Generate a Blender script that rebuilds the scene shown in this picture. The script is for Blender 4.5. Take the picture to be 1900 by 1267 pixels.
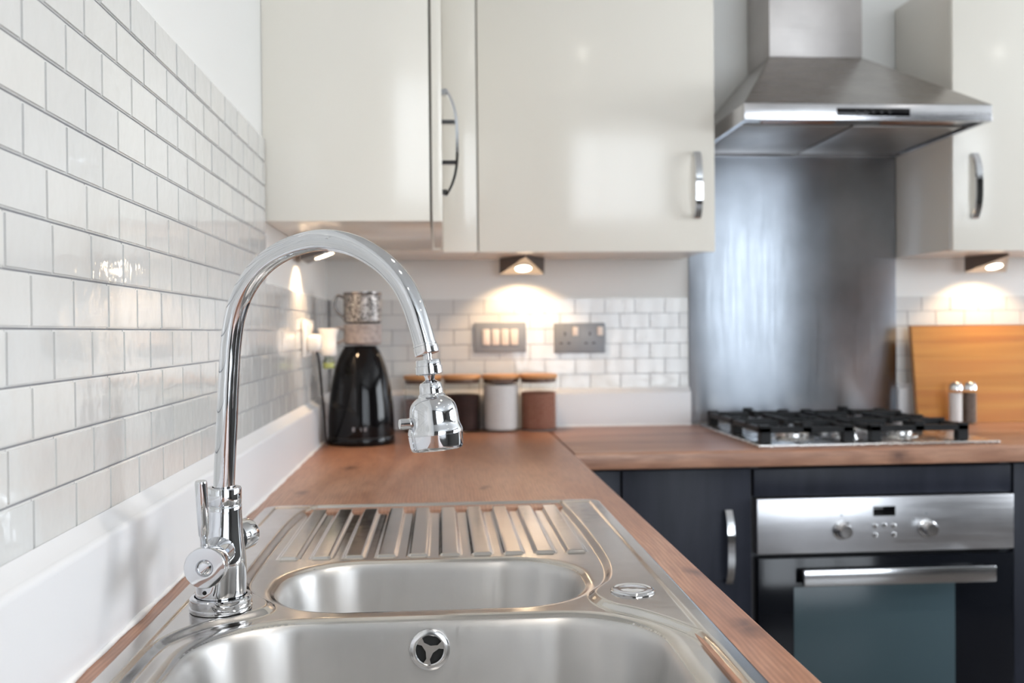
import bpy, bmesh, math, random
import numpy as np
from mathutils import Vector, Matrix
random.seed(7); rng = np.random.default_rng(7)
PI = math.pi
for o in list(bpy.data.objects): bpy.data.objects.remove(o, do_unlink=True)
S = bpy.context.scene
COL = S.collection

# ------------------------------------------------------------------ camera
cd = bpy.data.cameras.new('camera'); cam = bpy.data.objects.new('camera', cd); COL.objects.link(cam)
cd.sensor_width = 36; cd.lens = 36*1788.1/1900; cd.clip_start = .02; cd.clip_end = 50
cam.location = (.3110, -2.7150, 1.1717)
YAW, PITCH, ROLL = .0738, -.0108, -.0089
fwd = Vector((math.sin(YAW)*math.cos(PITCH), math.cos(YAW)*math.cos(PITCH), math.sin(PITCH)))
rgt = Vector((math.cos(YAW), -math.sin(YAW), 0)); up = rgt.cross(fwd)
r2 = rgt*math.cos(ROLL) + up*math.sin(ROLL); u2 = -rgt*math.sin(ROLL) + up*math.cos(ROLL)
M = Matrix((r2, u2, -fwd)).transposed()
cam.rotation_euler = M.to_euler()
cd.dof.use_dof = True; cd.dof.focus_distance = .93; cd.dof.aperture_fstop = 5.6; cd.dof.aperture_blades = 7
S.camera = cam

# ------------------------------------------------------------------ world, daylight, exposure
w = bpy.data.worlds.new('sky'); S.world = w; w.use_nodes = True
bg = w.node_tree.nodes['Background']; bg.inputs[0].default_value = (.72, .85, 1, 1); bg.inputs[1].default_value = 1.6
S.view_settings.view_transform = 'Standard'; S.view_settings.look = 'None'
S.view_settings.exposure = 0.32; S.view_settings.gamma = 1; S.view_settings.use_curve_mapping = False
def area(name, loc, rot, sx, sy, power, col, spread=None):
    l = bpy.data.lights.new(name, 'AREA'); l.shape = 'RECTANGLE'; l.size = sx; l.size_y = sy
    l.energy = power; l.color = col
    if spread: l.spread = spread
    o = bpy.data.objects.new(name, l); COL.objects.link(o); o.location = loc; o.rotation_euler = rot
    return o
RX, RY, RZ = 4.6, -4.85, 2.42      # room: right wall, rear wall, ceiling
# daylight through the rear window; the right-hand one is unseen, added as fill
area('rear_daylight', (1.92, RY-.06, 1.45), (PI/2, 0, 0), 2.15, 1.7, 76, (.88, .94, 1))
area('side_fill', (RX+.06, -1.35, 1.5), (0, PI/2, 0), 1.3, 2.1, 66, (.92, .96, 1))

# ------------------------------------------------------------------ materials
def mat(name, col, rough=.5, metal=0., **k):
    m = bpy.data.materials.new(name); m.use_nodes = True
    b = m.node_tree.nodes['Principled BSDF']
    b.inputs['Base Color'].default_value = (*col, 1); b.inputs['Roughness'].default_value = rough
    b.inputs['Metallic'].default_value = metal
    for n, v in k.items(): b.inputs[n.replace('_', ' ')].default_value = v
    return m
def srgb(r, g, b):
    f = lambda c: (c/255/12.92) if c/255 <= .04045 else ((c/255+.055)/1.055)**2.4
    return (f(r), f(g), f(b))
def nodes(m): return m.node_tree.nodes, m.node_tree.links, m.node_tree.nodes['Principled BSDF']
def coords(m, scale=(1, 1, 1), rot=(0, 0, 0), world=True):
    N, L, B = nodes(m)
    if world:
        t = N.new('ShaderNodeNewGeometry'); out = t.outputs['Position']
    else:
        t = N.new('ShaderNodeTexCoord'); out = t.outputs['Object']
    mp = N.new('ShaderNodeMapping'); mp.inputs['Scale'].default_value = scale; mp.inputs['Rotation'].default_value = rot
    L.new(out, mp.inputs[0]); return mp.outputs[0]
def noise(m, vec, scale, detail=3, rough=.5, dist=0.):
    N, L, B = nodes(m); n = N.new('ShaderNodeTexNoise'); n.inputs['Scale'].default_value = scale
    n.inputs['Detail'].default_value = detail; n.inputs['Roughness'].default_value = rough
    n.inputs['Distortion'].default_value = dist
    L.new(vec, n.inputs['Vector']); return n.outputs['Fac']
def ramp(m, fac, stops):
    N, L, B = nodes(m); r = N.new('ShaderNodeValToRGB'); e = r.color_ramp.elements
    while len(e) < len(stops): e.new(.5)
    for i, (p, c) in enumerate(stops): e[i].position = p; e[i].color = (*c, 1) if len(c) == 3 else c
    L.new(fac, r.inputs[0]); return r.outputs[0]
def mapr(m, fac, a, b, lo, hi):
    N, L, B = nodes(m); r = N.new('ShaderNodeMapRange')
    for i, v in enumerate((a, b, lo, hi)): r.inputs[i+1].default_value = v
    L.new(fac, r.inputs[0]); return r.outputs[0]
def bump(m, fac, strength, dist):
    N, L, B = nodes(m); n = N.new('ShaderNodeBump'); n.inputs['Strength'].default_value = strength
    n.inputs['Distance'].default_value = dist; L.new(fac, n.inputs['Height']); L.new(n.outputs[0], B.inputs['Normal'])
def mixc(m, fac, c1, c2, mode='MIX'):
    N, L, B = nodes(m); n = N.new('ShaderNodeMix'); n.data_type = 'RGBA'; n.blend_type = mode
    if isinstance(fac, float): n.inputs[0].default_value = fac
    else: L.new(fac, n.inputs[0])
    for s, c in ((6, c1), (7, c2)):
        if isinstance(c, tuple): n.inputs[s].default_value = (*c, 1)
        else: L.new(c, n.inputs[s])
    return n.outputs[2]

plaster = mat('plaster', srgb(236, 236, 233), .55); bump(plaster, noise(plaster, coords(plaster), 90, 3), .06, .002)
room_paint = mat('room_paint', srgb(92, 90, 88), .6)
ceil_m = mat('ceiling_paint', srgb(240, 240, 238), .7)
grout = mat('grout', srgb(150, 150, 153), .9); bump(grout, noise(grout, coords(grout), 400, 2), .3, .001)
def tile_mat():
    m = mat('tile_glaze', srgb(222, 222, 219), .06, Coat_Weight=.3, Coat_Roughness=.03)
    N, L, B = nodes(m)
    oi = N.new('ShaderNodeObjectInfo')
    c = ramp(m, oi.outputs['Random'], [(0, srgb(217, 218, 217)), (.5, srgb(221, 221, 219)), (1, srgb(225, 225, 222))])
    L.new(c, B.inputs['Base Color'])
    bump(m, noise(m, coords(m), 38, 2, .5), .20, .004); return m
tile_m = tile_mat()
upstand_m = mat('upstand_white', srgb(226, 227, 230), .38); bump(upstand_m, noise(upstand_m, coords(upstand_m), 300, 2), .03, .001)
sealant_m = mat('sealant', srgb(240, 240, 240), .35)
cream = mat('cream_gloss', srgb(246, 241, 230), .15)
cream_side = mat('cream_panel', srgb(240, 235, 225), .25)
dark = mat('slate_door', srgb(50, 53, 62), .42, Specular_IOR_Level=.22)
_v = coords(dark, (14, 14, 2)); 
nodes(dark)[1].new(ramp(dark, noise(dark, _v, 3, 4), [(.3, srgb(33, 36, 46)), (.7, srgb(42, 45, 56))]), nodes(dark)[2].inputs['Base Color'])
black_gap = mat('shadow_gap', (.01, .01, .01), .8)
chrome = mat('chrome', (.68, .69, .71), .04, 1)
chrome_soft = mat('satin_chrome', (.74, .74, .75), .16, 1)
def steel(name, col, rough, stretch, amt=.12, bumpd=.00025, aniso=0., arot=0.):
    m = mat(name, col, rough, 1); N, L, B = nodes(m)
    if aniso:
        tg = N.new('ShaderNodeTangent'); tg.direction_type = 'RADIAL'; tg.axis = 'Z'; L.new(tg.outputs[0], B.inputs['Tangent'])
        B.inputs['Anisotropic'].default_value = aniso; B.inputs['Anisotropic Rotation'].default_value = arot
    v = coords(m, stretch); n1 = noise(m, v, 60, 3, .6); n2 = noise(m, coords(m), 9, 3)
    L.new(mapr(m, n1, .3, .7, rough-amt/2, rough+amt/2), B.inputs['Roughness'])
    c = ramp(m, n2, [(.3, tuple(x*.88 for x in col)), (.7, tuple(min(1, x*1.06) for x in col))])
    L.new(c, B.inputs['Base Color']); bump(m, n1, .25, bumpd); return m
sink_m = steel('sink_steel', (.66, .635, .61), .15, (1, 1, 1), .05, .00003)
bowl_m = steel('bowl_steel', (.67, .66, .65), .42, (2.5, 2.5, .25), .08, .0001, .8, .25)
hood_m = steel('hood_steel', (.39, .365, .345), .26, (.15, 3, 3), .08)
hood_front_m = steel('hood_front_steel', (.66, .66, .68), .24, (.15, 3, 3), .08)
splash_m = steel('splashback_steel', (.48, .525, .585), .36, (2.5, 2.5, .12), .10, .00006, .9, .25)
oven_m = steel('oven_steel', (.62, .62, .64), .32, (.1, 3, 3), .08)
hob_m = steel('hob_steel', (.70, .69, .68), .26, (1, 1, 1), .08)
KN_Y = [(.592, -1.661, .9, .013), (.582, -1.848, .9, .014), (.589, -1.874, .9, .016), (.127, -.765, .9, .022), (.074, -1.06, .9, .016), (.385, -1.046, .9, .012)]
KN_X = [(1.34, -.605, .876, .020), (.80, -.42, .9, .014)]
def wood(name, along):
    m = mat(name, (.3, .2, .1), .42, Coat_Weight=.25, Coat_Roughness=.28); N, L, B = nodes(m)
    sc = (1, .10, 1) if along == 'Y' else (.10, 1, 1)
    sw = (1, .16, 1) if along == 'Y' else (.16, 1, 1)
    v = coords(m, sc); big = noise(m, coords(m, sw), 9, 4, .55, .6)
    fine = noise(m, v, 150, 5, .62, .2)
    wv = N.new('ShaderNodeTexWave'); wv.wave_type = 'BANDS'; wv.bands_direction = 'X' if along == 'Y' else 'Y'
    wv.inputs['Scale'].default_value = 62; wv.inputs['Distortion'].default_value = 16; wv.inputs['Detail'].default_value = 2
    wv.inputs['Detail Scale'].default_value = .22; L.new(coords(m, (1, .22, 1) if along == 'Y' else (.22, 1, 1)), wv.inputs['Vector'])
    c1 = ramp(m, big, [(.28, srgb(120, 77, 55)), (.5, srgb(174, 126, 99)), (.74, srgb(200, 160, 136))])
    c2 = mixc(m, mapr(m, wv.outputs['Fac'], .15, .9, .0, .42), c1, srgb(134, 90, 69))
    c3 = mixc(m, mapr(m, fine, .42, .66, 0, .50), c2, srgb(124, 86, 68))
    vo = N.new('ShaderNodeTexVoronoi'); vo.inputs['Scale'].default_value = 5.2; vo.inputs['Randomness'].default_value = 1
    dv = N.new('ShaderNodeVectorMath'); dv.operation = 'ADD'
    nn = N.new('ShaderNodeTexNoise'); nn.inputs['Scale'].default_value = 22; L.new(coords(m), nn.inputs['Vector'])
    ms = N.new('ShaderNodeVectorMath'); ms.operation = 'SCALE'; ms.inputs[3].default_value = .055; L.new(nn.outputs['Color'], ms.inputs[0])
    L.new(coords(m, (1, .42, 1) if along == 'Y' else (.42, 1, 1)), dv.inputs[0]); L.new(ms.outputs[0], dv.inputs[1])
    L.new(dv.outputs[0], vo.inputs['Vector'])
    knot = mapr(m, vo.outputs['Distance'], .03, .13, .75, 0)
    for kx, ky, kz, kr in (KN_Y if along == 'Y' else KN_X):
        dn = N.new('ShaderNodeVectorMath'); dn.operation = 'ADD'
        L.new(coords(m, (1, .5, 1) if along == 'Y' else (.5, 1, 1)), dn.inputs[0]); m2 = N.new('ShaderNodeVectorMath'); m2.operation = 'SCALE'; m2.inputs[3].default_value = .035
        L.new(nn.outputs['Color'], m2.inputs[0]); L.new(m2.outputs[0], dn.inputs[1])
        ds = N.new('ShaderNodeVectorMath'); ds.operation = 'DISTANCE'; L.new(dn.outputs[0], ds.inputs[0])
        o_ = .0175; ds.inputs[1].default_value = ((kx if along == 'Y' else kx*.5)+o_, (ky*.5 if along == 'Y' else ky)+o_, kz+o_)
        kf = mapr(m, ds.outputs['Value'], kr*.15, kr, .8, 0)
        mx = N.new('ShaderNodeMath'); mx.operation = 'MAXIMUM'; L.new(knot, mx.inputs[0]); L.new(kf, mx.inputs[1]); knot = mx.outputs[0]
    c4 = mixc(m, knot, c3, srgb(84, 56, 46)); L.new(c4, B.inputs['Base Color'])
    bump(m, fine, .12, .0006); return m
wood_y, wood_x = wood('worktop_wood_lengthwise', 'Y'), wood('worktop_wood_crosswise', 'X')
def bamboo():
    m = mat('bamboo', (.5, .3, .1), .45); N, L, B = nodes(m)
    a = noise(m, coords(m, (.12, 1, 1)), 60, 3); b = noise(m, coords(m, (.5, 1, 14)), 2.6, 1)
    c = ramp(m, b, [(.35, srgb(176, 116, 46)), (.5, srgb(194, 136, 62)), (.65, srgb(178, 114, 50))])
    L.new(mixc(m, mapr(m, a, .45, .75, 0, .35), c, srgb(184, 116, 48)), B.inputs['Base Color']); return m
bamboo_m = bamboo()
lid_m = mat('lid_bamboo', srgb(205, 150, 98), .45)
black_gloss = mat('black_gloss', (.004, .004, .005), .08, Specular_IOR_Level=.28)
black_matt = mat('black_plastic', (.012, .012, .013), .4)
iron = mat('cast_iron', (.007, .0075, .009), .5, Specular_IOR_Level=.3)
oven_glass = mat('oven_black_glass', (.006, .007, .010), .10, Specular_IOR_Level=.3)
oven_inner = mat('oven_inner_glass', srgb(66, 82, 88), .2, Specular_IOR_Level=.3)
grey_plate = mat('switch_plate_grey', srgb(146, 151, 157), .4)
switch_white = mat('rocker_white', srgb(238, 226, 216), .3)
white_plastic = mat('white_plastic', srgb(238, 236, 232), .3)
glass = mat('clear_glass', (1, 1, 1), .0, Transmission_Weight=1., IOR=1.3)
frame_white = mat('frame_white', srgb(240, 240, 240), .4)
floor_m = mat('floor_vinyl', srgb(78, 72, 68), .35)
def emit(name, col, s):
    m = mat(name, col, .5); B = nodes(m)[2]; B.inputs['Emission Color'].default_value = (*col, 1); B.inputs['Emission Strength'].default_value = s; return m
lamp_m = emit('lamp_lens', (1, .80, .55), 14)
down_m = emit('downlight_lens', (1, .95, .88), 30)

# ------------------------------------------------------------------ helpers
WORLD = {}
def link(o, parent, loc):
    COL.objects.link(o); WORLD[o.name] = Vector(loc)
    if parent is not None: o.parent = parent; o.location = Vector(loc) - WORLD[parent.name]
    else: o.location = loc
    return o
def thing(name, loc, label, cat, group=None):
    o = bpy.data.objects.new(name, None); o.empty_display_size = .05; link(o, None, loc)
    o['label'] = label; o['category'] = cat
    if group: o['group'] = group
    return o
def tag(o, label, cat, group=None):
    o['label'] = label; o['category'] = cat
    if group: o['group'] = group
    return o
def mk(name, V, F, m, parent=None, smooth=False, label=None, kind=None, angle=None):
    V = np.asarray(V, float); lo, hi = V.min(0), V.max(0); org = ((lo[0]+hi[0])/2, (lo[1]+hi[1])/2, lo[2])
    me = bpy.data.meshes.new(name); me.from_pydata((V-np.array(org)).tolist(), [], [tuple(int(i) for i in f) for f in F]); me.materials.append(m)
    return fin(name, me, org, parent, smooth, label, kind, angle)
def fin(name, me, org, parent, smooth, label=None, kind=None, angle=None):
    if smooth: me.polygons.foreach_set('use_smooth', [True]*len(me.polygons))
    if smooth and angle: me.set_sharp_from_angle(angle=math.radians(angle))
    o = bpy.data.objects.new(name, me); link(o, parent, org)
    if label: o['label'] = label
    if kind: o['kind'] = kind
    return o
def mkbm(name, bm, m, parent=None, smooth=False, label=None, kind=None, angle=35):
    bmesh.ops.recalc_face_normals(bm, faces=bm.faces)
    vs = np.array([v.co[:] for v in bm.verts]); lo, hi = vs.min(0), vs.max(0)
    org = Vector(((lo[0]+hi[0])/2, (lo[1]+hi[1])/2, lo[2]))
    for v in bm.verts: v.co -= org
    me = bpy.data.meshes.new(name); bm.to_mesh(me); bm.free(); me.materials.append(m)
    return fin(name, me, org, parent, smooth, label, kind, angle if smooth else None)
def addbox(bm, x0, x1, y0, y1, z0, z1, bev=0., seg=2):
    r = bmesh.ops.create_cube(bm, size=1); vs = r['verts']
    for v in vs: v.co = Vector((x0+(v.co.x+.5)*(x1-x0), y0+(v.co.y+.5)*(y1-y0), z0+(v.co.z+.5)*(z1-z0)))
    if bev:
        es = {e for v in vs for e in v.link_edges}
        bmesh.ops.bevel(bm, geom=list(es), offset=bev, segments=seg, affect='EDGES', profile=.5)
def box(name, b, m, parent=None, bev=0., seg=2, **k):
    bm = bmesh.new(); addbox(bm, *b, bev=bev, seg=seg)
    return mkbm(name, bm, m, parent, smooth=bev > 0, **k)
def frame_of(d):
    d = Vector(d).normalized(); a = Vector((0, 0, 1)) if abs(d.z) < .9 else Vector((1, 0, 0))
    x = a.cross(d).normalized(); return x, d.cross(x), d
def lathe_vf(prof, org=(0, 0, 0), d=(0, 0, 1), n=48, base=0):
    """prof: (radius, height) pairs along axis d"""
    x, y, z = frame_of(d); org = Vector(org); V = []; F = []; rings = []
    for r, h in prof:
        if r < 1e-6: rings.append([base+len(V)]); V.append(tuple(org+z*h)); continue
        ring = []
        for i in range(n):
            a = 2*PI*i/n; ring.append(base+len(V)); V.append(tuple(org+z*h+x*(r*math.cos(a))+y*(r*math.sin(a))))
        rings.append(ring)
    for A, B_ in zip(rings, rings[1:]):
        if len(A) == 1 and len(B_) == 1: continue
        for i in range(n):
            j = (i+1) % n
            if len(A) == 1: F.append((A[0], B_[i], B_[j]))
            elif len(B_) == 1: F.append((A[i], B_[0], A[j]))
            else: F.append((A[i], A[j], B_[j], B_[i]))
    return V, F
def lathe(name, prof, org, d, m, parent=None, n=48, angle=40, **k):
    V, F = lathe_vf(prof, org, d, n); return mk(name, V, F, m, parent, True, angle=angle, **k)
def spline(P, n):
    P = [Vector(p) for p in P]; P = [P[0]*2-P[1]] + P + [P[-1]*2-P[-2]]; out = []
    for i in range(1, len(P)-2):
        for k in range(n):
            t = k/n; a, b, c, d = P[i-1:i+3]
            out.append(.5*((2*b)+(c-a)*t+(2*a-5*b+4*c-d)*t*t+(3*b-a-3*c+d)*t**3))
    out.append(P[-2]); return out
def tube_vf(P, R, n=20, caps=True, flat=1.):
    P = [Vector(p) for p in P]; R = R if isinstance(R, (list, tuple)) else [R]*len(P)
    T = [(P[min(i+1, len(P)-1)]-P[max(i-1, 0)]).normalized() for i in range(len(P))]
    x, y, z = frame_of(T[0]); V = []; F = []
    for i, p in enumerate(P):
        x = (x-T[i]*x.dot(T[i])).normalized(); y = T[i].cross(x)
        for k in range(n):
            a = 2*PI*k/n; V.append(tuple(p+x*(R[i]*math.cos(a))+y*(R[i]*flat*math.sin(a))))
    for i in range(len(P)-1):
        for k in range(n):
            a, b = i*n+k, i*n+(k+1) % n; F.append((a, b, b+n, a+n))
    if caps: F.append(tuple(range(n))[::-1]); F.append(tuple(range((len(P)-1)*n, len(P)*n)))
    return V, F
def tube(name, P, R, m, parent=None, n=20, **k):
    V, F = tube_vf(P, R, n); return mk(name, V, F, m, parent, True, angle=50, **k)
def merge(parts):
    V = []; F = []
    for v, f in parts:
        b = len(V); V += list(v); F += [tuple(i+b for i in q) for q in f]
    return V, F

# ------------------------------------------------------------------ setting: room shell
def structure(name, b, m): return box(name, b, m, kind='structure')
T = .12
structure('floor', (-T, RX+T, RY-T, T, -.1, 0), floor_m)
structure('ceiling', (-T, RX+T, RY-T, T, RZ, RZ+.1), ceil_m)
structure('wall_back', (-T, RX+T, .005, T, 0, RZ), plaster)
wall_left = structure('wall_left', (-T, -.005, RY-T, .005, 0, RZ), plaster)
wall_back = bpy.data.objects['wall_back']
def pierced(name, axis, c0, c1, a0, a1, wa0, wa1, wz0, wz1):
    bm = bmesh.new()
    def bb(p, q, z0, z1):
        if axis == 'Y': addbox(bm, p, q, c0, c1, z0, z1)
        else: addbox(bm, c0, c1, p, q, z0, z1)
    bb(a0, wa0, 0, RZ); bb(wa1, a1, 0, RZ); bb(wa0, wa1, 0, wz0); bb(wa0, wa1, wz1, RZ)
    return mkbm(name, bm, room_paint, kind='structure')
pierced('wall_rear', 'Y', RY-T, RY, 0, RX, .85, 3.0, .6, 2.3)
pierced('wall_right', 'X', RX, RX+T, RY, 0, -2.4, -.3, .85, 2.15)
def window(n, axis, c, a0, a1, z0, z1, mull):
    bm = bmesh.new(); f = .05
    def bb(p, q, za, zb):
        if axis == 'Y': addbox(bm, p, q, c-.025, c+.025, za, zb)
        else: addbox(bm, c-.025, c+.025, p, q, za, zb)
    bb(a0, a0+f, z0, z1); bb(a1-f, a1, z0, z1); bb(a0+f, a1-f, z0, z0+f); bb(a0+f, a1-f, z1-f, z1)
    for k in range(1, mull): x = a0+(a1-a0)*k/mull; bb(x-f/2, x+f/2, z0+f, z1-f)
    mkbm('window_%d' % n, bm, frame_white, kind='structure')
window(1, 'Y', RY-.03, .85, 3.0, .6, 2.3, 3)
window(2, 'X', RX+.03, -2.4, -.3, .85, 2.15, 2)  # unseen window added so the side fill can brighten the left wall

vb_ = thing('vertical_blind', (1.92, RY+.10, .55), 'white vertical slat blind at the rear window', 'blind')
for k in range(18):
    bm = bmesh.new(); addbox(bm, -.045, .045, -.001, .001, 0, 1.72)
    bmesh.ops.rotate(bm, verts=bm.verts, matrix=Matrix.Rotation(math.radians(62), 3, 'Z')); bmesh.ops.translate(bm, verts=bm.verts, vec=(.90+.12*k, RY+.09, .58))
    mkbm('slat', bm, frame_white, vb_)
# ---- wall tiles (43 mm courses, running bond), every tile an object under its wall
TP = .0430; ZL0 = 1.0477; GR = .0015
def tile_meshes():
    out = []
    for s in range(3):
        bm = bmesh.new(); L_, H_, D_ = 2*TP-GR, TP-GR, .005
        addbox(bm, -L_/2, L_/2, -D_, 0, -H_/2, H_/2)
        fr = [e for e in bm.edges if all(v.co.y < -D_*.5 for v in e.verts)]
        bmesh.ops.bevel(bm, geom=fr, offset=.0016, segments=2, affect='EDGES')
        bmesh.ops.recalc_face_normals(bm, faces=bm.faces)
        me = bpy.data.meshes.new('tile'); bm.to_mesh(me); bm.free(); me.materials.append(tile_m)
        me.polygons.foreach_set('use_smooth', [True]*len(me.polygons)); me.set_sharp_from_angle(angle=math.radians(60))
        out.append(me)
    return out
TM = tile_meshes()
def put_tile(parent, along, a0, a1, z):
    """tile spanning a0..a1 along the wall, course centre z"""
    full = 2*TP-GR; c = (a0+a1)/2; sc = (a1-a0-GR)/full
    o = bpy.data.objects.new('tile', random.choice(TM)); COL.objects.link(o); o.parent = parent
    jz, jt = random.gauss(0, .0014), random.gauss(0, .0018)
    prot = random.uniform(-.0002, .0003)
    pw = (0+prot, c, z) if along == 'Y' else (c, 0-prot, z)
    if along == 'Y': pw = (-.0005+prot+.0000, c, z)
    else: pw = (c, .0005-prot, z)
    # mesh faces -Y; for the left wall turn it to face +X
    if along == 'Y':
        o.rotation_euler = (jt, 0, PI/2+jz); base = Vector((-.005+prot, c, z))
    else:
        o.rotation_euler = (jt, 0, jz); base = Vector((c, .005-prot, z))
    o.location = base - WORLD[parent.name]; o.scale = (sc, 1, 1)
def course(parent, along, lo, hi, phase, z):
    a = phase
    while a > lo: a -= 2*TP
    while a < hi:
        p, q = max(a, lo), min(a+2*TP, hi)
        if q-p > .006: put_tile(parent, along, p, q, z)
        a += 2*TP
CAB_Y = -.955
for n in range(-1, 11):
    z = ZL0 + TP*(n+.5)
    if n >= 5: course(wall_left, 'Y', -2.36, CAB_Y-.001, -1.9656 + (0 if n % 2 == 0 else TP), z)
    else: course(wall_left, 'Y', -2.36, -.001, -1.9985 + (0 if n % 2 == 0 else TP), z)
for n in range(-1, 5):
    z = ZL0 + TP*(n+.5)
    course(wall_back, 'X', .002, 1.0195, .7774 + (0 if n % 2 == 0 else TP), z)
    course(wall_back, 'X', 1.632, 2.25, 1.7101 + (0 if n % 2 == 0 else TP), z)
def slab(name, b):  # grout bed
    return box(name, b, grout, None)
for nm, b, par in (('grout_bed', (-.0052, -.0022, -2.36, CAB_Y, ZL0-TP, ZL0+11*TP-.001), wall_left),
                   ('grout_bed', (-.0052, -.0022, CAB_Y, -.0, ZL0-TP, ZL0+5*TP-.001), wall_left),
                   ('grout_bed', (0, 1.0195, .0022, .0052, ZL0-TP, ZL0+5*TP-.001), wall_back),
                   ('grout_bed', (1.632, 2.25, .0022, .0052, ZL0-TP, ZL0+5*TP-.001), wall_back)):
    box(nm, b, grout, par)

# ------------------------------------------------------------------ worktops and upstands
WT = .900
def worktop(name, path_len, m, label, left):
    # rounded front edge, extruded along its length
    r = .008; z1, z0 = WT, WT-.038; D = .6045
    prof = [(0.021, z0), (0.021, z1)]
    for k in range(7):
        a = PI/2*k/6; prof.append((D-r+r*math.sin(a), z1-r+r*math.cos(a)))
    for k in range(5):
        a = PI/2*k/4; prof.append((D-.003+.003*math.cos(a), z0+.003-.003*math.sin(a)))
    a0, a1 = path_len; V = []; n = len(prof)
    for s in (a0, a1):
        for d, z in prof: V.append((d, s, z) if left else (s, -d, z))
    F = [(i, (i+1) % n, (i+1) % n+n, i+n) for i in range(n)] + [tuple(range(n)), tuple(range(n, 2*n))]
    bm = bmesh.new(); vs = [bm.verts.new(v) for v in V]
    for f in F: bm.faces.new([vs[i] for i in f])
    o = mkbm(name, bm, m, None, True, angle=30); return tag(o, label, 'worktop')
SX, SY = .2975, -1.665       # sink centre line
wl = worktop('worktop', (-3.1, -.021), wood_y, 'wood-effect worktop with rounded edge running along the left wall round the sink', True)
wb = worktop('worktop', (.6049, 2.6), wood_x, 'wood-effect worktop under the gas hob along the back wall', False)
# sink cut-out in the left worktop
def cutter(b):
    bm = bmesh.new(); addbox(bm, *b); me = bpy.data.meshes.new('c'); bm.to_mesh(me); bm.free()
    o = bpy.data.objects.new('c', me); COL.objects.link(o); return o
def cut(o, b):
    c = cutter(b); c.location = (0, 0, 0)
    md = o.modifiers.new('b', 'BOOLEAN'); md.object = c; md.operation = 'DIFFERENCE'; md.solver = 'EXACT'
    bpy.context.view_layer.update()
    dg = bpy.context.evaluated_depsgraph_get(); me = bpy.data.meshes.new_from_object(o.evaluated_get(dg))
    o.modifiers.clear(); o.data = me; bpy.data.objects.remove(c, do_unlink=True)
cut(wl, (.062, .535, -2.17, -1.24, .8, 1.0))
cut(wb, (1.05, 1.59, -.545, -.075, .8, 1.0))

def upstand(path, left, label, slope):
    # white stepped upstand with a rounded, slightly sloping top
    r = .007; h = WT+.108; D = .020
    prof = [(.0005, WT+.0005), (D, WT+.0005)]
    zt = h-.010
    for k in range(6):
        a = PI/2*k/5; prof.append((D-r+r*math.cos(a), zt-r+r*math.sin(a)))
    prof += [(.0005, h+.001)]
    a0, a1 = path; V = []; n = len(prof)
    for s in (a0, a1):
        for d, z in prof: V.append((d, s, z) if left else (s, -d, z))
    bm = bmesh.new(); vs = [bm.verts.new(v) for v in V]
    for f in [(i, (i+1) % n, (i+1) % n+n, i+n) for i in range(n)] + [tuple(range(n)), tuple(range(n, 2*n))]: bm.faces.new([vs[i] for i in f])
    t = thing('upstand', ((.01, (a0+a1)/2, WT) if left else ((a0+a1)/2, -.01, WT)), label, 'upstand')
    mkbm('panel', bm, upstand_m, t, True, angle=50)
    # wavy bead of sealant at its foot
    P = []; R = []
    k = int((a1-a0)/.02)
    for i in range(k+1):
        s = a0+(a1-a0)*i/k; wv = .0007*math.sin(s*31)+.0006*math.sin(s*67+1)
        P.append((D+.0006, s, WT+.0012) if left else (s, -D-.0006, WT+.0012)); R.append(.0032+wv)
    V, F = tube_vf(P, R, 8); mk('sealant_bead', V, F, sealant_m, t, True)
    return t
upstand((-3.1, -.0205), True, 'long white upstand between the worktop and the left tiled wall', 0)
upstand((.0, 1.0195), False, 'white upstand behind the jars on the back wall', 0)
upstand((1.632, 2.6), False, 'white upstand behind the bamboo board right of the steel splashback', 0)

# ------------------------------------------------------------------ sink
def rr_sdf(X, Y, cx, cy, hx, hy, r):
    qx, qy = np.abs(X-cx)-hx+r, np.abs(Y-cy)-hy+r
    return np.hypot(np.maximum(qx, 0), np.maximum(qy, 0))+np.minimum(np.maximum(qx, qy), 0)-r
SM = (.2988, -1.6555, .1672, .0995, .086)       # half bowl
BG = (.2985, -1.978, .2115, .188, .092)         # main bowl
OUT = (.2985, -1.690, .2605, .492, .022)        # outer edge
def poly_sdf(X, Y, P):
    P = np.array(P); sh = X.shape; x, y = X.ravel(), Y.ravel(); best = np.full(x.shape, 9.); ins = np.zeros(x.shape, bool)
    for a, b in zip(P, np.roll(P, -1, 0)):
        e = b-a; t = np.clip(((x-a[0])*e[0]+(y-a[1])*e[1])/(e@e), 0, 1)
        best = np.minimum(best, np.hypot(x-a[0]-t*e[0], y-a[1]-t*e[1]))
        c = ((a[1] > y) != (b[1] > y)); xx = (b[0]-a[0])*(y-a[1])/(b[1]-a[1]+1e-12)+a[0]; ins ^= c & (x < xx)
    return np.where(ins, -best, best).reshape(sh)
wet = [(.115, -1.203), (.30, -1.203), (.484, -1.203), (.497, -1.215), (.5025, -1.33), (.505, -1.45), (.5045, -1.565), (.500, -1.635), (.489, -1.685), (.470, -1.720),
       (.466, -1.745), (.476, -1.776), (.503, -1.806), (.527, -1.845), (.5405, -1.885), (.5425, -1.99), (.5425, -2.12), (.520, -2.160), (.30, -2.168), (.078, -2.160), (.060, -2.12),
       (.060, -1.95), (.0605, -1.862), (.070, -1.828), (.092, -1.795), (.118, -1.776), (.136, -1.757), (.134, -1.730), (.108, -1.690), (.094, -1.645), (.0915, -1.54), (.0915, -1.43), (.093, -1.33), (.100, -1.245)]
ws = spline([(x, y, 0) for x, y in wet+[wet[0]]], 4)[:-1]; ws = [(p.x, p.y) for p in ws]
def sstep(t): t = np.clip(t, 0, 1); return t*t*(3-2*t)
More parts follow.
